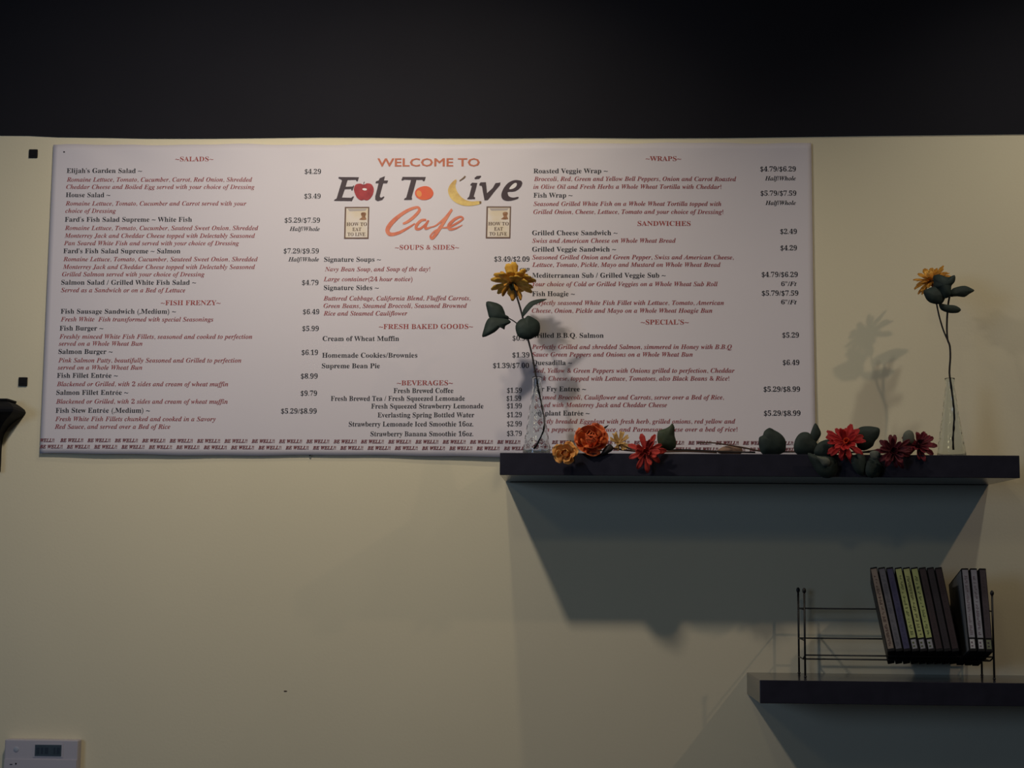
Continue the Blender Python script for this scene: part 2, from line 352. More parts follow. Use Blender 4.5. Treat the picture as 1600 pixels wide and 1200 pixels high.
def quad_to(px, py, lift):
    p = at(px, py); return (p.x, surf(p.x, p.z)-lift, p.z)
def poly(bucket, pts, lift=.0006, conv=lambda a, b: (510+a/5, 235+b/5)):
    buckets.append((bucket, MB().add([quad_to(*conv(a, b_), lift) for a, b_ in pts], [tuple(range(len(pts)-1, -1, -1))])))
def smooth_pts(pts, closed=True, sub=5):
    n = len(pts); out = []
    rng = range(n) if closed else range(n-1)
    for i in rng:
        g = (lambda j: pts[j % n]) if closed else (lambda j: pts[min(max(j, 0), n-1)])
        a, b_, c, d = g(i-1), g(i), g(i+1), g(i+2)
        for k_ in range(sub):
            t = k_/sub
            out.append(tuple(.5*(2*b_[q]+(c[q]-a[q])*t+(2*a[q]-5*b_[q]+4*c[q]-d[q])*t*t+(3*b_[q]-a[q]-3*c[q]+d[q])*t**3) for q in range(len(b_))))
    if not closed: out.append(tuple(pts[-1]))
    return out
def ribbon(bucket, pts, lift=.0006, conv=lambda a, b: (510+a/5, 235+b/5)):
    P = smooth_pts(pts, False, 8); Lft, Rgt = [], []
    for i, (x, y, w_) in enumerate(P):
        a = P[max(i-1, 0)]; c = P[min(i+1, len(P)-1)]; dx, dy = c[0]-a[0], c[1]-a[1]; l_ = math.hypot(dx, dy) or 1
        Lft.append((x-dy/l_*w_/2, y+dx/l_*w_/2)); Rgt.append((x+dy/l_*w_/2, y-dx/l_*w_/2))
    vs = [quad_to(*conv(*q), lift+.00001*i/8) for i, q in enumerate(Lft)]+[quad_to(*conv(*q), lift+.00001*i/8) for i, q in enumerate(Rgt)]
    n = len(P); buckets.append((bucket, MB().add(vs, [(i, i+1, n+i+1, n+i) for i in range(n-1)])))
# white halo strokes under the logo, then the letters
LET = {
 'E': [(95, 222), (100, 212), (257, 214), (246, 246), (238, 246), (232, 234), (168, 236), (152, 288), (206, 286), (214, 278), (220, 280), (206, 318), (198, 318), (196, 306), (146, 308), (124, 372), (196, 374), (212, 362), (218, 366), (200, 400), (62, 398), (66, 388), (82, 380), (124, 240), (118, 232)],
 't': [(420, 222), (460, 206), (452, 240), (484, 240), (477, 262), (446, 262), (422, 350), (420, 368), (430, 374), (452, 364), (456, 370), (438, 392), (404, 401), (384, 390), (384, 364), (410, 262), (386, 262), (390, 246), (410, 240)],
 'T': [(588, 238), (598, 212), (779, 214), (768, 246), (758, 246), (752, 236), (706, 236), (668, 372), (672, 382), (668, 392), (608, 392), (612, 382), (626, 374), (664, 236), (612, 234), (598, 242)],
 'dot': [(1158, 222), (1176, 206), (1208, 203), (1210, 212), (1194, 228), (1162, 232)],
 'i': [(1128, 270), (1140, 258), (1180, 260), (1176, 280), (1152, 366), (1164, 374), (1162, 386), (1102, 388), (1104, 378), (1116, 368), (1138, 282), (1126, 280)],
 'v': [(1196, 268), (1206, 256), (1248, 254), (1256, 340), (1300, 300), (1322, 262), (1360, 256), (1358, 276), (1320, 320), (1262, 394), (1236, 396), (1216, 284), (1196, 280)]}
for kk, pts in LET.items(): poly('logo_letter', pts, .0008)
eo = smooth_pts([(1510, 240), (1470, 238), (1424, 258), (1388, 298), (1368, 348), (1376, 384), (1408, 400), (1456, 396), (1496, 382), (1500, 368), (1462, 374), (1430, 366), (1418, 344), (1422, 330), (1470, 326), (1512, 300), (1530, 268), (1526, 248)])
poly('logo_letter', eo, .0008)
poly('white_highlight', smooth_pts([(1430, 308), (1444, 284), (1470, 262), (1488, 264), (1484, 286), (1460, 304)]), .0011)
poly('apple_picture', smooth_pts([(296, 272), (318, 262), (352, 268), (372, 300), (368, 340), (350, 374), (322, 394), (296, 390), (272, 394), (244, 376), (226, 344), (217, 306), (232, 272), (266, 264)]), .0010)
ribbon('apple_stalk', [(296, 276, 4), (294, 262, 4), (300, 250, 5)], .0013)
poly('white_highlight', smooth_pts([(284, 306), (296, 300), (316, 304), (318, 314), (304, 318), (288, 314)]), .0013)
poly('orange_picture', smooth_pts([(765, 285), (806, 292), (832, 318), (838, 346), (820, 376), (782, 392), (740, 390), (706, 370), (694, 336), (712, 304)]), .0010)
poly('orange_shine', smooth_pts([(706, 330), (722, 318), (742, 330), (746, 356), (730, 370), (710, 356)]), .0012)
poly('banana_picture', smooth_pts([(1016, 234), (1000, 240), (968, 274), (952, 318), (966, 368), (1004, 408), (1060, 434), (1120, 440), (1176, 432), (1210, 420), (1208, 404), (1180, 402), (1132, 404), (1084, 390), (1046, 360), (1020, 320), (1010, 280), (1018, 252)], True, 4), .0010)
ribbon('banana_tip', [(1042, 244, 8), (1060, 232, 9), (1078, 218, 12), (1086, 206, 10)], .0012)
poly('banana_tip', [(1196, 404), (1210, 402), (1211, 420), (1198, 424)], .0012)
# brush script word
ribbon('brush_letter', [(600, 578, 16), (640, 560, 22), (690, 520, 24), (728, 474, 22), (712, 450, 20), (650, 468, 24), (580, 510, 28), (516, 566, 34), (480, 622, 34), (498, 658, 30), (556, 652, 24), (630, 616, 18), (694, 576, 10)], .0008)
ribbon('brush_letter', [(782, 548, 16), (744, 552, 20), (710, 584, 24), (704, 616, 22), (736, 616, 18), (780, 578, 14), (800, 552, 14), (778, 590, 22), (780, 616, 20), (820, 604, 10)], .0009)
ribbon('brush_letter', [(812, 606, 10), (860, 590, 12), (930, 530, 16), (980, 470, 18), (960, 500, 22), (910, 580, 26), (856, 660, 28), (828, 692, 22), (816, 672, 14), (850, 634, 12), (912, 606, 10)], .0010)
ribbon('brush_letter', [(900, 610, 8), (960, 604, 16), (1024, 572, 16), (1068, 540, 14), (1048, 524, 16), (1000, 546, 22), (960, 590, 26), (966, 620, 22), (1012, 614, 14), (1064, 588, 6)], .0011)
# two printed booklet covers
for dx, dy, w_ in ((0, 0, 192), (1106, -2, 192)):
    def cv(a, b_, dx=dx, dy=dy): return (510+(a+dx)/5, 235+(b_+dy)/5)
    poly('cover_frame', [(146, 445), (338, 445), (332, 695), (140, 695)], .0007, cv)
    poly('cover_panel', [(158, 456), (328, 456), (323, 684), (152, 684)], .0009, cv)
    poly('cover_banner', [(168, 460), (322, 460), (306, 476), (184, 480)], .0011, cv)
    poly('cover_figure', smooth_pts([(274, 494), (292, 488), (310, 492), (312, 506), (306, 522), (314, 546), (262, 546), (268, 536), (280, 526), (274, 510)], True, 3), .0011, cv)
    for s, a, c, y in (('HOW TO', 160, 320, 594), ('EAT', 206, 274, 634), ('TO LIVE', 168, 306, 673)):
        q0, q1 = cv(a, y), cv(c, y); L('cover_lettering', s, q0[0], q1[0], q0[1], 5.6, 'b', .0012)
PART = {'dish_name': ('ink', None), 'dish_description': ('ink_red', None), 'section_heading': ('ink_head', None), 'price': ('ink', None), 'portion_note': ('ink', None),
 'slogan_print': ('ink_border', None), 'slogan_title': ('ink_orange', 'terracotta welcome line'), 'logo_letter': ('ink_logo', None), 'white_highlight': ('ink_white', None),
 'apple_picture': ('apple', 'printed red apple'), 'apple_stalk': ('ink_logo', None), 'orange_picture': ('orange', 'printed orange fruit'), 'orange_shine': ('orange_hi', None),
 'banana_picture': ('banana', 'printed yellow banana'), 'banana_tip': ('banana_dark', None), 'brush_letter': ('ink_cafe', None),
 'cover_frame': ('cover_frame', 'brown frame of a printed booklet cover'), 'cover_panel': ('cover', None), 'cover_banner': ('cover_grey', None), 'cover_figure': ('cover_brown', None), 'cover_lettering': ('cover_ink', None)}
for kk, mb in buckets:
    mk, lb = PART[kk]; o = mb.build(kk, M[mk], BN, BN)
    if lb: o['label'] = lb
bpy.data.objects.remove(fo)

# ------------------------------------------------------------ small wall fixtures
for (px, py, s, lb) in ((52.5, 240.5, 14, 'small black square wall clip beside the top left corner of the banner'), (36.5, 596.5, 14, 'small black square wall clip above the curved black ledge')):
    p = at(px, py); h = s/672/2
    t = thing('wall_clip', lb, 'wall clip', (p.x, 0, p.z))
    o = MB().box((p.x-h, -.005, p.z-h), (p.x+h, 0, p.z+h)).build('clip_body', M['black'], t, t); bevel(o, .0012)
    MB().box((p.x-h*.5, -.0058, p.z-h*.5), (p.x+h*.5, -.0049, p.z+h*.5)).build('clip_cap', M['black'], t, t)

# moulded ledge at the left edge of the picture
LY = 0.0
prof_px = [(22, 627), (28, 630), (34, 634), (39, 638), (40.5, 642), (39, 646), (34, 650), (27, 654), (20, 659), (13, 666), (8, 674), (5, 682), (3.5, 692), (2.5, 704), (2, 720), (1, 735)]
base = at(1, 735, LY*.5)
prof = [(at(x, y, LY*.5).x-base.x, at(x, y, LY*.5).z) for x, y in prof_px]
XL = base.x-.45; yb = -.03
t = thing('crown_ledge', 'black crown moulded wall ledge cut off by the left edge of the picture', 'shelf', (base.x-.2, 0, prof[-1][1]))
prof = [(a, z-.004) for a, z in prof]
v = []; f = []
for o_, z in prof: v += [(XL-o_, 0, z), (XL-o_, yb-o_, z), (base.x+o_, yb-o_, z), (base.x+o_, 0, z)]
n = len(prof)
for i in range(n-1):
    for k in range(3): f.append((4*i+k, 4*i+k+1, 4*i+k+5, 4*i+k+4))
    f.append((4*i+3, 4*i, 4*i+4, 4*i+7))
f.append((0, 3, 2, 1)); f.append((4*n-4, 4*n-3, 4*n-2, 4*n-1))
o = link('moulding', v, f, M['black'], t, t); recalc(o)
o_ = prof[0][0]+.006; z = prof[0][1]
o = MB().box((XL-o_, yb-o_, z), (base.x+o_, 0, z+.004)).build('top_board', M['black'], t, t)

# thermostat
TY = -.026
a, c = at(7.5, 1155, TY), at(122.5, 1155, TY); bz = at(60, 1262, TY).z
t = thing('thermostat', 'white wall thermostat with small grey display, cut off by the lower left picture corner', 'thermostat', ((a.x+c.x)/2, 0, bz))
o = MB().box((a.x, TY, bz), (c.x, 0, a.z)).build('housing', M['thermo'], t, t); bevel(o, .003)
q = at(7.5, 1186, TY); MB().box((a.x+.002, TY-.0025, bz+.004), (c.x-.002, TY+.001, q.z)).build('cover_flap', M['thermo'], t, t)
p0, p1 = at(54.5, 1181, TY), at(96.5, 1164, TY)
o = MB().box((p0.x-.004, TY-.001, p0.z-.003), (p1.x+.004, TY+.001, p1.z+.003)).build('display_frame', M['thermo'], t, t)
d = MB().box((p0.x, TY-.0018, p0.z), (p1.x, TY, p1.z)).build('display', M['lcd'], t, t)
mb = MB()
for x, w_ in ((57, 5), (64, 4), (70, 6), (84, 3), (89, 5)):
    u_, v_ = at(x, 1178, TY), at(x+w_, 1168, TY); mb.box((u_.x, TY-.0021, u_.z), (v_.x, TY-.0017, v_.z))
mb.build('display_segments', M['lcd_dark'], d, t)
p = at(25.5, 1171, TY); MB().ball((p.x, TY, p.z), .0065, 14, 7, (1, .25, 1)).build('button', M['grey_button'], t, t)
p = at(25.5, 1193, TY); MB().ball((p.x, TY-.003, p.z), .002, 8, 5, (1, .5, 1)).build('indicator', M['black'], t, t)
p = at(18, 1194, TY); MB().box((p.x-.003, TY-.0032, p.z-.0008), (p.x+.003, TY-.002, p.z+.0008)).build('slot', M['black'], t, t)

# ------------------------------------------------------------ shelves
SX0, SX1 = at(781, 708, -.265).x, at(1593, 711, -.265).x
ST = (at(781, 708, -.265).z+at(1592, 711, -.265).z)/2; SB = ST-.0485; SD = -.265
t = thing('floating_shelf', 'upper black floating shelf overlapping the banner, with flowers along it', 'shelf', ((SX0+SX1)/2, 0, SB), 'black floating shelves')
o = MB().box((SX0, SD, SB), (SX1, 0, ST)).build('shelf_board', M['shelf'], t, t); bevel(o, .0015)
MB().box((SX0+.012, -.02, SB-.0006), (SX1-.012, -.0005, SB+.001)).build('bracket_edge', M['black'], t, t)
p = at(1187, 1061.5, SD); LX0 = p.x; LT = (p.z+at(1600, 1068.5, SD).z)/2; LB = LT-.0485; LX1 = LX0+(SX1-SX0)
t = thing('floating_shelf', 'lower black floating shelf at the right holding the wire rack', 'shelf', ((LX0+LX1)/2, 0, LB), 'black floating shelves')
o = MB().box((LX0, SD, LB), (LX1, 0, LT)).build('shelf_board', M['shelf'], t, t); bevel(o, .0015)
MB().box((LX0+.012, -.02, LB-.0006), (LX1-.012, -.0005, LB+.001)).build('bracket_edge', M['black'], t, t)

# ------------------------------------------------------------ flowers
def petal_mesh(name, Ln, W, bend, cup, kind, m, th=.0005, n=5):
    rows = []; x = z = 0; a = 0
    for i in range(n+1):
        s = i/n
        if kind == 'strap': wd = W*(.45+.55*math.sin(min(1, s*1.25)*math.pi*.5))*(1 if s < .8 else math.sqrt(max(0.02, 1-((s-.8)/.2)**2*.85)))
        elif kind == 'point': wd = W*math.sin(math.pi*(.12+.86*s))**.8
        elif kind == 'notch': wd = W*(.35+.65*s**.6)
        else: wd = W*(.3+.7*math.sin(min(1, s*1.5)*math.pi/2))*(1 if s < .65 else math.sqrt(max(.06, 1-((s-.65)/.35)**2*.9)))
        row = []
        for t_ in (-1, -.5, 0, .5, 1):
            dx = 0
            if kind == 'notch' and i == n: dx = -.1*Ln*(1 if t_ == 0 else 0)+.04*Ln*(abs(t_) == .5)
            row.append((x+dx, t_*wd/2, z+cup*wd*t_*t_))
        rows.append(row)
        a = bend*s; x += math.cos(a)*Ln/n; z += math.sin(a)*Ln/n
    v = [p for r in rows for p in r]; k = len(v)
    v = v+[(p[0], p[1], p[2]-th) for p in v]; f = []
    for i in range(n):
        for j in range(4):
            q = (i*5+j, (i+1)*5+j, (i+1)*5+j+1, i*5+j+1); f.append(q); f.append(tuple(c_+k for c_ in reversed(q)))
    ring = [i for i in range(5)]+[i*5+4 for i in range(1, n+1)]+[n*5+j for j in (3, 2, 1, 0)]+[i*5 for i in range(n-1, 0, -1)]
    for i in range(len(ring)):
        a_, c_ = ring[i], ring[(i+1) % len(ring)]; f.append((a_, c_, c_+k, a_+k))
    me = bpy.data.meshes.new(name); me.from_pydata(v, [], f); me.materials.append(m); me.update()
    me.polygons.foreach_set('use_smooth', [True]*len(me.polygons)); return me
def head(t, centre, axis, core, core_m, rings, name='flower_head', spin=0, jit=.12, oj=9):
    """rings: (count, opening angle from the axis in degrees, petal mesh, offset along the axis, foot radius)"""
    ax = Vector(axis).normalized(); x = ax.orthogonal().normalized(); y = ax.cross(x)
    Mx = Matrix(((x.x, y.x, ax.x, centre[0]), (x.y, y.y, ax.y, centre[1]), (x.z, y.z, ax.z, centre[2]), (0, 0, 0, 1)))
    o = core.build(name, core_m, t, None, True); o.matrix_parent_inverse = Matrix.Identity(4)
    o.matrix_basis = Matrix.Translation(-Vector(t.location))@Mx
    for (cnt, op, me, off, rad) in rings:
        for i in range(cnt):
            p = bpy.data.objects.new('petal', me); COL.objects.link(p); p.parent = o
            a_ = 2*math.pi*(i+random.uniform(-jit, jit)*2)/cnt+spin+cnt*.37
            s = random.uniform(.84, 1.1)
            p.matrix_basis = (Matrix.Rotation(a_, 4, 'Z')@Matrix.Translation((rad, 0, off))@Matrix.Rotation(-math.radians(90-op+random.uniform(-oj, oj)), 4, 'Y')
                @Matrix.Rotation(random.uniform(-.2, .2), 4, 'X')@Matrix.Diagonal((s, random.uniform(.85, 1.1), 1, 1)))
    return o
def leaf(t, pts, Y, m, cup=.006, dy=0, label=None, name='leaf', th=.0009, sub=3):
    """leaf blade: smooth outline, domed towards the room, closed with a back face"""
    P = smooth_pts(pts, True, sub); cx_ = sum(p[0] for p in P)/len(P); cy_ = sum(p[1] for p in P)/len(P); n = len(P)
    span = max(p[0] for p in P)-min(p[0] for p in P)
    def W(px, py, k): return at(px, py, Y+dy*(px-cx_)/max(span, 1)-cup*k)
    v = []
    for k in (0, .55, .9):
        sc = 1-k if k < .9 else .12
        for i, (x, y) in enumerate(P):
            g = {0: .08*math.sin(i*1.7), .55: .72, .9: 1}[k]; v.append(W(cx_+(x-cx_)*sc, cy_+(y-cy_)*sc, g))
    v.append(W(cx_, cy_, 1)); f = []
    for r in range(2):
        for i in range(n): f.append((r*n+i, r*n+(i+1) % n, (r+1)*n+(i+1) % n, (r+1)*n+i))
    for i in range(n): f.append((2*n+i, 2*n+(i+1) % n, 3*n))
    K = len(v); v += [p+Vector((0, th, 0)) for p in v]
    f += [tuple(j+K for j in reversed(q)) for q in f]
    for i in range(n): f.append((i, i+K, (i+1) % n+K, (i+1) % n))
    o = link(name, v, f, m, t, t, True); recalc(o)
    if label: o['label'] = label
    return o
def stem(t, pts, r, m, name='stem', Y=None):
    return MB().tube([at(*p) if len(p) == 3 else at(p[0], p[1], Y) for p in pts], r, 7, 3).build(name, m, t, t, True)

VY = -.15
def vase(px, label):
    p = at(px, 700, VY); c = Vector((p.x, VY, ST))
    t = thing('bud_vase', label, 'vase', c, 'clear glass bud vases')
    out = [(.0, 0), (.026, 0), (.0305, .002), (.0315, .008), (.0305, .018), (.027, .04), (.0225, .068), (.0178, .10), (.0138, .13), (.0105, .155), (.0095, .166), (.0102, .176), (.0114, .1795)]
    dense = []
    for (r0, h0), (r1, h1) in zip(out[:-1], out[1:]):
        n_ = max(1, int((h1-h0)/.0055)); dense += [(r0+(r1-r0)*q/n_, h0+(h1-h0)*q/n_) for q in range(n_)]
    out = dense+[out[-1]]
    inn = [(.0104, .1785), (.0088, .172), (.0083, .160), (.0097, .145), (.0125, .13), (.0165, .10), (.0212, .068), (.0257, .04), (.0292, .018), (.0296, .0085), (.028, .0045), (.018, .0035), (0, .0033)]
    vb = MB().lathe(out+inn, c, 48)
    for i, p_ in enumerate(vb.v):
        if i < 48*len(out):
            r_ = math.hypot(p_.x-c.x, p_.y-c.y); h_ = p_.z-c.z
            if .003 < h_ < .16 and r_ > 0:
                a_ = math.atan2(p_.y-c.y, p_.x-c.x); k_ = .0006*math.cos(8*a_)*math.cos(h_*math.pi/.011)/r_
                p_.x += (p_.x-c.x)*k_; p_.y += (p_.y-c.y)*k_
    vb.build('glass_body', M['glass'], t, t, True)
    return c
vase(838.5, 'clear conical glass bud vase at the left end of the upper shelf')
vase(1486.5, 'clear conical glass bud vase at the right end of the upper shelf')

sA = petal_mesh('petal', .047, .021, -.35, .10, 'strap', M['yellow'])
sB = petal_mesh('petal', .041, .020, .2, .12, 'strap', M['yellow'])
sC = petal_mesh('petal', .020, .010, .6, .2, 'strap', M['yellow_pale'])
sD = petal_mesh('petal', .036, .013, -.9, .1, 'strap', M['yellow2'])

# yellow flower in the left vase
t = thing('artificial_flower', 'golden yellow flower with dark leaves standing in the left glass vase', 'flower', at(833, 704, VY), 'yellow flowers in vases')
hc = at(801, 444, VY)
core = MB().ball((0, 0, -.002), .009, 10, 6, (1, 1, .6)).tube([(0, 0, -.001), (0, 0, -.008), (0, 0, -.016)], [.0085, .007, .003], 8, 1)
head(t, hc, (.08, .40, .91), core, M['leaf2'], [(11, 92, sA, 0, .004), (11, 76, sA, .003, .004), (8, 52, sB, .006, .003), (6, 25, sC, .009, .002), (5, 118, sD, -.002, .004)], spin=.3)
stem(t, [(803, 449, VY), (807, 462, VY), (812, 478, VY), (817, 497, VY), (824, 526, VY), (831, 553, VY), (836, 580, VY), (842, 612, VY), (848, 640, VY), (851, 664, VY), (843, 688, VY), (834, 702, VY)], .0021, M['stem'])
stem(t, [(794, 497, VY-.005), (800, 500, VY-.003), (810, 507, VY), (818, 513, VY)], .0013, M['stem'], 'leaf_stalk')
stem(t, [(816, 497, VY), (817, 490, VY-.002), (822, 482, VY-.005)], .0015, M['stem'], 'leaf_stalk')
leaf(t, [(759.5, 472), (771, 472), (783, 477), (788, 486), (790, 492), (794, 494), (795, 499), (780, 501), (766, 498), (762, 488)], VY-.008, M['leaf'], .005, .01)
leaf(t, [(766, 496), (780, 497), (794, 499), (798, 504), (790, 509), (788, 515), (782, 511), (773, 519), (754, 527), (756, 514), (760, 502)], VY-.012, M['leaf'], .005, .01)
leaf(t, [(816, 496), (817, 485), (826, 473), (836, 468.5), (846, 467), (855, 467.5), (846, 471), (838, 474), (829, 482), (821, 491)], VY-.012, M['leaf'], .004, .01)
leaf(t, [(806, 507), (813, 499), (820, 497), (825, 493), (834, 497), (842, 503), (844, 513), (841, 524), (836, 526), (829, 530), (819, 530), (810, 526), (806, 517)], VY-.014, M['leaf'], .006, .012)

# yellow flower in the right vase
sE = petal_mesh('petal', .041, .0125, -.25, .12, 'strap', M['yellow2'])
sF = petal_mesh('petal', .034, .012, .2, .12, 'strap', M['yellow2'])
t = thing('artificial_flower', 'dusky yellow daisy-like flower with dark leaves standing in the right glass vase', 'flower', at(1490, 704, VY), 'yellow flowers in vases')
core = MB().ball((0, 0, 0), .009, 10, 6, (1, 1, .5)).tube([(0, 0, -.001), (0, 0, -.01), (0, 0, -.02)], [.0085, .007, .003], 8, 1)
head(t, at(1456, 438, VY), (-.42, -.42, .80), core, M['centre_dark'], [(14, 88, sE, 0, .005), (12, 68, sF, .003, .004), (8, 105, sE, -.003, .005), (6, 35, sC, .004, .003)], spin=.1)
stem(t, [(1458, 452, VY), (1463, 473, VY), (1467, 492, VY), (1473, 513, VY), (1480, 530, VY)], .0018, M['stem'])
stem(t, [(1484, 462, VY-.004), (1481, 480, VY), (1479.5, 508, VY), (1480.5, 530, VY), (1484, 540, VY), (1485, 558, VY), (1483.5, 582, VY), (1486, 602, VY), (1489, 625, VY), (1491, 648, VY), (1490, 672, VY), (1489, 690, VY), (1490, 703, VY)], .0022, M['stem'])
leaf(t, [(1458, 432), (1466, 428.5), (1474, 431), (1482, 433), (1492, 430), (1492, 440), (1487, 446), (1486, 455), (1484, 463), (1477, 466), (1472, 460), (1466, 452), (1458, 449), (1459, 440)], VY-.046, M['leaf'], .006, -.01)
leaf(t, [(1443, 455), (1450, 451), (1459, 448), (1470, 452), (1480, 460), (1477, 466), (1472, 474), (1462, 475), (1452, 472), (1446, 465)], VY-.044, M['leaf'], .006, .01)
leaf(t, [(1484, 463), (1487, 452), (1497, 448), (1507, 446.5), (1515, 449), (1522.5, 454), (1515, 459), (1507, 464), (1496, 463)], VY-.02, M['leaf'], .005, .02)
leaf(t, [(1468, 474), (1480, 476), (1491, 477), (1498, 480), (1501.5, 484), (1497, 488.5), (1484, 489), (1472, 485), (1468, 480)], VY-.018, M['leaf'], .004, .02)
stem(t, [(1480, 486, VY-.02), (1480, 484, VY-.01), (1480.5, 483, VY)], .0012, M['stem'], 'leaf_stalk')

# flowers lying along the shelf edge
FYl = -.245
def shelfpt(px, Y, dz=.004): p = at(px, 700, Y); return Vector((p.x, Y, ST+dz))
rP = petal_mesh('petal', .026, .026, .55, .22, 'round', M['peach'])
rP2 = petal_mesh('petal', .018, .02, .9, .3, 'round', M['peach'])
rO = petal_mesh('petal', .036, .036, 1.15, .26, 'round', M['rose'])
rO2 = petal_mesh('petal', .028, .028, 1.3, .32, 'round', M['rose'])
rO3 = petal_mesh('petal', .019, .019, 1.3, .38, 'round', M['rose'])
t = thing('artificial_flower', 'small peach yellow rose drooping over the upper shelf edge beside the left vase', 'flower', shelfpt(884, FYl), 'cloth flowers lying on the upper shelf')
head(t, at(885, 709, -.292), (-.15, -.9, .02), MB().ball((0, 0, .007), .008, 10, 7), M['peach'], [(5, 80, rP, 0, .004), (5, 58, rP, .003, .003), (4, 34, rP2, .006, .004)], spin=.5)
stem(t, [(887, 706, -.284), (893, 702, -.268), (903, 700, -.25), (918, 703, -.22), (940, 704, -.2)], .002, M['leaf2'])
t = thing('artificial_flower', 'big round orange rose lying on the upper shelf near the left vase', 'flower', shelfpt(925, FYl), 'cloth flowers lying on the upper shelf')
head(t, at(925, 689, -.255), (-.08, -.96, .2), MB().ball((0, 0, .010), .012, 12, 8), M['rose'], [(7, 84, rO, -.006, .008), (7, 64, rO, -.001, .007), (6, 46, rO2, .003, .006), (6, 30, rO2, .005, .005), (5, 20, rO3, .009, .006)], spin=.9, jit=.05, oj=3)
leaf(t, [(944, 667), (948, 665), (951, 664), (948, 668), (944, 670)], -.235, M['stem'], .001, 0, name='sepal')
leaf(t, [(944, 700), (952, 694), (958, 698), (957, 704), (948, 709), (938, 712)], -.27, M['stem'], .003, 0, name='sepal')
stem(t, [(940, 696, -.236), (960, 701, -.215), (1010, 706, -.19), (1070, 705, -.19), (1120, 707, -.185)], .0022, M['stem_brown'])
t = thing('artificial_flower', 'faded beige yellow bloom lying between the orange rose and the brick red flower', 'flower', shelfpt(968, -.2), 'cloth flowers lying on the upper shelf')
bP = petal_mesh('petal', .022, .011, .3, .2, 'notch', M['beige'])
head(t, at(968, 692, -.2), (.1, -.75, .5), MB().ball((0, 0, 0), .006, 8, 5), M['beige'], [(7, 84, bP, 0, .003), (6, 55, bP, .002, .002)], spin=.2)
stem(t, [(969, 694, -.197), (990, 703, -.19), (1030, 706, -.18)], .0016, M['stem_brown'])
gA = petal_mesh('petal', .038, .0125, -.25, .18, 'strap', M['gerbera'])
gB = petal_mesh('petal', .030, .012, .3, .2, 'strap', M['gerbera'])
gC = petal_mesh('petal', .016, .008, .6, .3, 'strap', M['gerbera'])
t = thing('artificial_flower', 'brick red flower with one olive leaf, drooping over the upper shelf edge', 'flower', shelfpt(1010, FYl), 'cloth flowers lying on the upper shelf')
head(t, at(1009, 706, -.288), (.05, -.92, .0), MB().ball((0, 0, .001), .009, 10, 6, (1, 1, .6)), M['gerbera'], [(9, 84, gA, 0, .004), (8, 62, gB, .003, .003), (6, 30, gC, .004, .002)], spin=.25, jit=.2)
stem(t, [(1010, 704, -.28), (1022, 700, -.262), (1045, 703, -.245), (1075, 703, -.24), (1125, 705.5, -.24), (1180, 707, -.235)], .0019, M['stem'])
leaf(t, [(1028, 674), (1034, 671), (1041, 669), (1047, 665), (1050.5, 661.5), (1054, 668), (1054, 680), (1056.5, 690), (1055, 700), (1044, 703), (1032, 700), (1027, 688)], -.262, M['leaf2'], .005, .015)
# dried leaf
t = thing('dried_leaf', 'taupe dried leaf lying on the middle of the upper shelf', 'leaf', shelfpt(1140, -.22), None)
leaf(t, [(1120, 706), (1126, 700), (1134, 697), (1146, 696.5), (1157, 698), (1160, 703), (1156, 710), (1134, 711)], -.225, M['taupe'], .006, .02, name='blade')
stem(t, [(1148, 697, -.232), (1130, 694, -.232), (1110, 691.5, -.23), (1090, 692, -.23)], .0016, M['stem_brown'])
# red zinnia spray
zA = petal_mesh('petal', .040, .0125, -.35, .2, 'strap', M['zinnia'])
zB = petal_mesh('petal', .031, .012, .15, .22, 'strap', M['zinnia'])
zC = petal_mesh('petal', .017, .009, .5, .3, 'strap', M['zinnia_c'])
t = thing('artificial_flower', 'bright red flower with orange middle and a spray of dark leaves on the upper shelf', 'flower', shelfpt(1318, FYl), 'cloth flowers lying on the upper shelf')
head(t, at(1321, 693, -.272), (-.08, -.86, .22), MB().ball((0, 0, 0), .010, 10, 6, (1, 1, .7)), M['zinnia_c'], [(9, 86, zA, 0, .005), (10, 70, zA, .003, .004), (9, 50, zB, .005, .003), (7, 25, zC, .006, .002)], spin=.6, jit=.18)
stem(t, [(1318, 694, -.262), (1300, 702, -.245), (1270, 705, -.235), (1225, 706, -.235), (1190, 705, -.24), (1165, 700, -.24), (1148, 697, -.238)], .0019, M['stem_brown'])
leaf(t, [(1186, 684), (1192, 680), (1194, 674), (1202, 668.5), (1210, 672), (1220, 678), (1227, 687), (1228, 698), (1225, 707), (1208, 712), (1192, 710), (1186, 698)], -.25, M['leaf'], .006, .015)
leaf(t, [(1240, 700), (1243, 686), (1250, 677), (1259, 675), (1266, 678), (1275, 690), (1280, 702), (1266, 712), (1246, 710)], -.252, M['leaf'], .006, .015)
leaf(t, [(1266, 680), (1269, 670), (1274, 661), (1280, 669), (1283, 678), (1279, 686), (1273, 693), (1268, 690)], -.245, M['leaf'], .003, .005)
leaf(t, [(1272, 704), (1278, 693), (1287, 688), (1297, 687), (1306, 694), (1310, 704), (1302, 716), (1286, 716), (1274, 711)], -.27, M['leaf'], .005, .01)
leaf(t, [(1262, 708), (1278, 712), (1300, 714), (1310, 724), (1306, 740), (1296, 747), (1282, 744), (1270, 728)], -.283, M['leaf'], .005, .01)
leaf(t, [(1276, 713), (1284, 714), (1292, 715), (1297, 720), (1295, 727), (1287, 728), (1282, 722)], -.292, M['leaf_pale'], .002, .0, label='pale grey green blade painted as the highlight on a dark leaf')  # highlight of the hanging leaf, put in as a small pale blade
leaf(t, [(1338, 674), (1343, 668), (1352, 666), (1364, 666.5), (1374.5, 670), (1373, 682), (1367, 690), (1363, 698), (1350, 704), (1340, 699), (1337, 686)], -.25, M['leaf'], .005, .015)
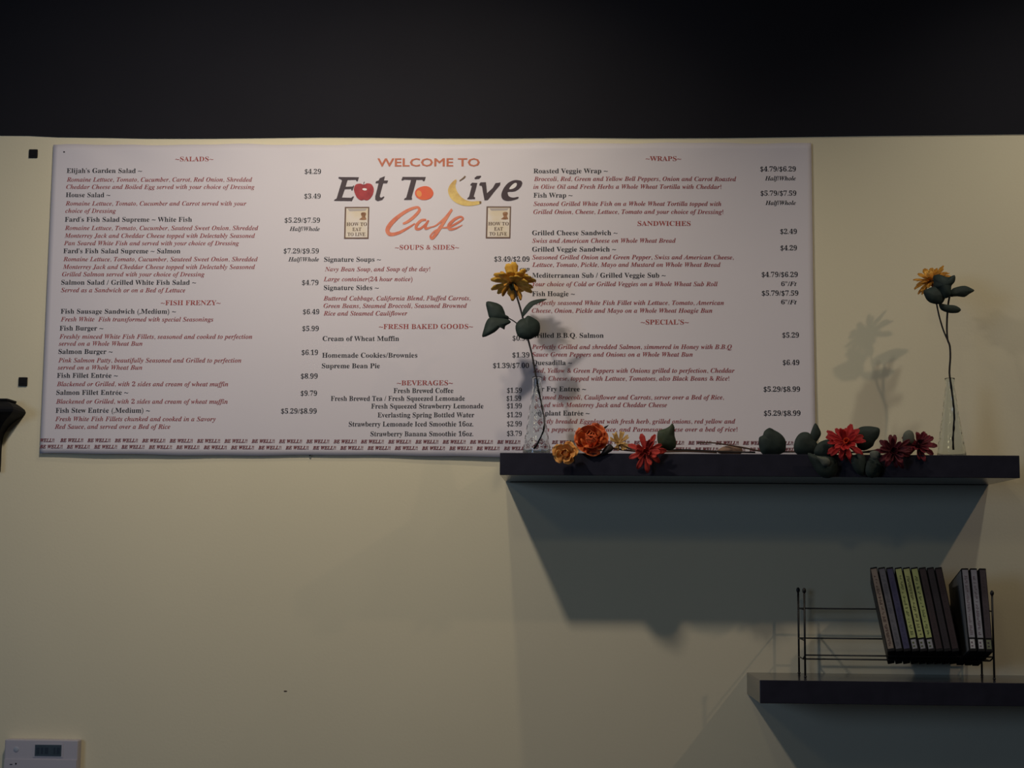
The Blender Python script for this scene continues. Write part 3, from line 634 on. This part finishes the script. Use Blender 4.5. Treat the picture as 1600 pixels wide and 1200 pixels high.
leaf(t, [(1330, 716), (1342, 708), (1352, 714), (1354, 730), (1350, 744), (1340, 740), (1332, 728)], -.284, M['leaf'], .004, .01)
leaf(t, [(1359, 707), (1366, 704), (1374, 706), (1376, 712), (1370, 718), (1362, 717)], -.29, M['leaf_pale'], .002, .0)  # another leaf highlight painted as a separate pale blade
# two dark crimson blooms
cA = petal_mesh('petal', .037, .011, -.3, .2, 'strap', M['crimson'])
cB = petal_mesh('petal', .029, .011, .2, .22, 'strap', M['crimson'])
cC = petal_mesh('petal', .016, .008, .5, .3, 'strap', M['crimson'])
t = thing('artificial_flower', 'dark crimson flower drooping over the shelf edge right of the bright red one', 'flower', shelfpt(1396, FYl), 'cloth flowers lying on the upper shelf')
head(t, at(1395, 705, -.285), (-.05, -.92, .06), MB().ball((0, 0, 0), .009, 10, 6, (1, 1, .6)), M['crimson'], [(11, 86, cA, 0, .004), (10, 66, cB, .003, .003), (8, 38, cC, .005, .002)], spin=.15, jit=.18)
stem(t, [(1395, 704, -.277), (1380, 702, -.25), (1350, 706, -.22), (1310, 707, -.21), (1250, 707, -.21)], .0018, M['stem'])
leaf(t, [(1352, 735), (1358, 716), (1372, 718), (1380, 730), (1372, 744), (1358, 746)], -.281, M['leaf'], .003, .01)
eA = petal_mesh('petal', .037, .012, -.15, .2, 'strap', M['crimson2'])
eB = petal_mesh('petal', .028, .011, .25, .22, 'strap', M['crimson2'])
t = thing('artificial_flower', 'wine red flower with a grey green leaf, rightmost bloom lying before the right vase', 'flower', shelfpt(1436, -.2), 'cloth flowers lying on the upper shelf')
head(t, at(1434, 696, -.25), (.12, -.82, .35), MB().ball((0, 0, 0), .009, 10, 6, (1, 1, .6)), M['crimson2'], [(11, 86, eA, 0, .004), (10, 64, eB, .003, .003), (7, 35, cC, .005, .002)], spin=.4, jit=.18)
stem(t, [(1434, 697, -.243), (1420, 703, -.22), (1390, 706, -.19), (1330, 707, -.18)], .0018, M['stem'])
leaf(t, [(1411, 692), (1411, 680), (1415, 674), (1421, 672), (1427, 676), (1429, 686), (1425, 694), (1417, 696)], -.272, M['leaf_pale'], .003, .005, label='grey green leaf')

# ------------------------------------------------------------ wire rack and disc cases on the lower shelf
YB, YF = -.05, -.185
t = thing('wire_rack', 'black wire media rack standing on the lower shelf', 'rack', (at(1400, 1050, -.12).x, -.12, LT))
def P(px, py, Y): return at(px, py, Y)
xbl, xfl = at(1248, 1000, YB).x, at(1257.5, 1000, YF).x; xl = (xbl+xfl)/2
xbr, xfr = at(1533, 1000, YB).x, at(1552, 1000, YF).x; xr = (xbr+xfr)/2
r = .0023
zTL = at(1248, 922, YB).z; zTR = at(1549, 927, YF).z
for (x, Y, zt) in ((xbl, YB, zTL), (xfl, YF, at(1257, 923, YF).z), (xfr, YF, zTR), (xbr, YB, zTR-.003)):
    MB().tube([(x, Y, LT+.001), (x, Y, zt)], r, 10, 1).build('upright', M['wire'], t, t, True)
    MB().ball((x, Y, zt), .0042, 10, 7, (1, 1, 1.5)).build('ball_tip', M['wire'], t, t, True)
    MB().ball((x, Y, LT+.003), .0034, 10, 6).build('foot_tip', M['wire'], t, t, True)
YL = -.145
for (py, Y) in ((950.5, YB), (997, YB), (1023.5, YF), (1029.5, YL)):
    za = at(1257, py, Y).z; k = (Y-YB)/(YF-YB); x0 = xbl+(xfl-xbl)*k; x1 = xbr+(xfr-xbr)*k
    MB().tube([(x0, Y, za), (x1, Y, za)], .0017, 8, 1).build('rail', M['wire'], t, t, True)
zq = at(1257, 1023.5, YF).z; zl = at(1257, 1029.5, YL).z
for (za, zb) in ((at(1257, 950.5, YB).z, at(1257, 950.5, YB).z), (at(1257, 997, YB).z, at(1257, 997, YB).z), (zl, zq)):
    for xa, xb in ((xbl, xfl), (xbr, xfr)):
        k_ = (YL-YF)/(YB-YF); MB().tube([(xa, YB, za), (xb+(xa-xb)*k_, YL, za), (xb, YF, zb)], .0016, 8, 1).build('end_rung', M['wire'], t, t, True)
CW, CD, CH = .0150, .134, .190
TILT = math.radians(16)
def case(px_top, px_bot, py_bot, col, label, ink=(40, 36, 34), foot=None, fcol=(150, 148, 152), side=None, turn=0):
    Y0 = -.215
    pb, pt = at(px_bot, py_bot, Y0), at(px_top-(7 if turn else 0), 888, Y0+.052)
    lean = math.atan2(pb.x-pt.x, pt.z-pb.z)
    t = thing('disc_case', label, 'disc case', pb, 'disc cases in the wire rack')
    Rm = Matrix.Translation(pb)@Matrix.Rotation(-lean, 4, 'Y')@Matrix.Rotation(-turn, 4, 'Z')@Matrix.Rotation(-TILT, 4, 'X')
    H = (pt-pb).length
    def bx(a, c, name, m, par, bv=0):
        o = MB().box(a, c, Rm).build(name, m, par, t)
        if bv: bevel(o, bv, 2)
        return o
    bx((0, 0, 0), (CW, CD, H), 'case_shell', M['black'], t, .0012)
    m = mat('spine paper', col, .35, .15, 90)
    z0 = .03 if foot else .006
    sp_ = bx((.0011, -.0006, z0), (CW-.0016, .002, H-.004), 'spine_label', m, t)
    mk = mat('spine ink', ink, .5); mb = MB(); z = z0+.006; rnd = random.Random(int(px_top*7))
    while z < H-.02:
        h = rnd.uniform(.0010, .0022); a_, c_ = .0044+rnd.choice((0, 0, .002)), CW-.0050-rnd.choice((0, 0, .0022))
        mb.box((a_, -.0009, z), (c_, -.0004, z+h), Rm)
        if rnd.random() < .5: mb.box((a_, -.0009, z+h), (a_+.0011, -.0004, z+h+.0016), Rm)
        z += h+rnd.choice((.0016, .0016, .002, .006))
    mb.build('spine_print', mk, sp_, t)
    if foot:
        fm = mat('foot label', fcol, .3, .2, 200)
        q = bx((.002, -.0006, .006), (CW-.003, .002, .026), 'foot_label', fm, t)
        mb = MB(); mb.box((.004, -.0009, .010), (.0085, -.0004, .013), Rm); mb.box((.004, -.0009, .017), (.0078, -.0004, .021), Rm); mb.build('foot_print', mk, q, t)
    sm = mat('sleeve film', side or (40, 38, 40), .55, .2, 30)
    bx((-.0006, .008, .004), (.001, CD-.006, H-.004), 'sleeve', sm, t)
    return t
rows = [
 (1361.5, 1387.5, (132, 118, 108), 'disc case with beige spine, leftmost and leaning in the rack', (70, 46, 40), None),
 (1374, 1400, (98, 96, 104), 'disc case with plain grey spine, second from the left in the rack', (78, 76, 84), None),
 (1386.5, 1412.5, (66, 64, 94), 'disc case with dark blue spine left of the yellow green ones', (48, 44, 80), None),
 (1400, 1425.5, (166, 172, 112), 'disc case with yellow green spine, touching the dark blue one', (78, 84, 44), 1),
 (1412.5, 1438, (170, 174, 114), 'disc case with yellow green spine, middle of the three', (70, 72, 38), 1),
 (1425, 1450.5, (162, 170, 110), 'disc case with yellow green spine, rightmost of the three', (60, 72, 36), 1),
 (1437.5, 1463, (58, 46, 50), 'disc case with dark maroon spine right of the yellow green ones', (44, 34, 38), None),
 (1450, 1475.5, (50, 44, 50), 'disc case with dark plum spine, middle of the three dark leaning ones', (40, 32, 38), None),
 (1462.5, 1488, (56, 44, 48), 'disc case with dark spine, last of the leaning row before the gap', (46, 30, 34), None)]
for (a, c, col, lb, ink, ft) in rows: case(a, c, 1018.5, col, lb, ink, ft, turn=math.radians(7.5))
case(1502, 1515.5, 1017.5, (150, 148, 156), 'disc case with pale grey spine and broad grey sleeve side, right of the gap', (110, 96, 104), 1, (190, 188, 190), (124, 126, 128))
case(1515.5, 1528.5, 1018, (150, 150, 158), 'disc case with pale grey spine, second from the right end', (104, 88, 98), 1, (180, 180, 182))
case(1529.5, 1541, 1018.5, (74, 66, 72), 'disc case with dark grey spine at the right end of the rack', (62, 54, 60), 1, (120, 124, 100))
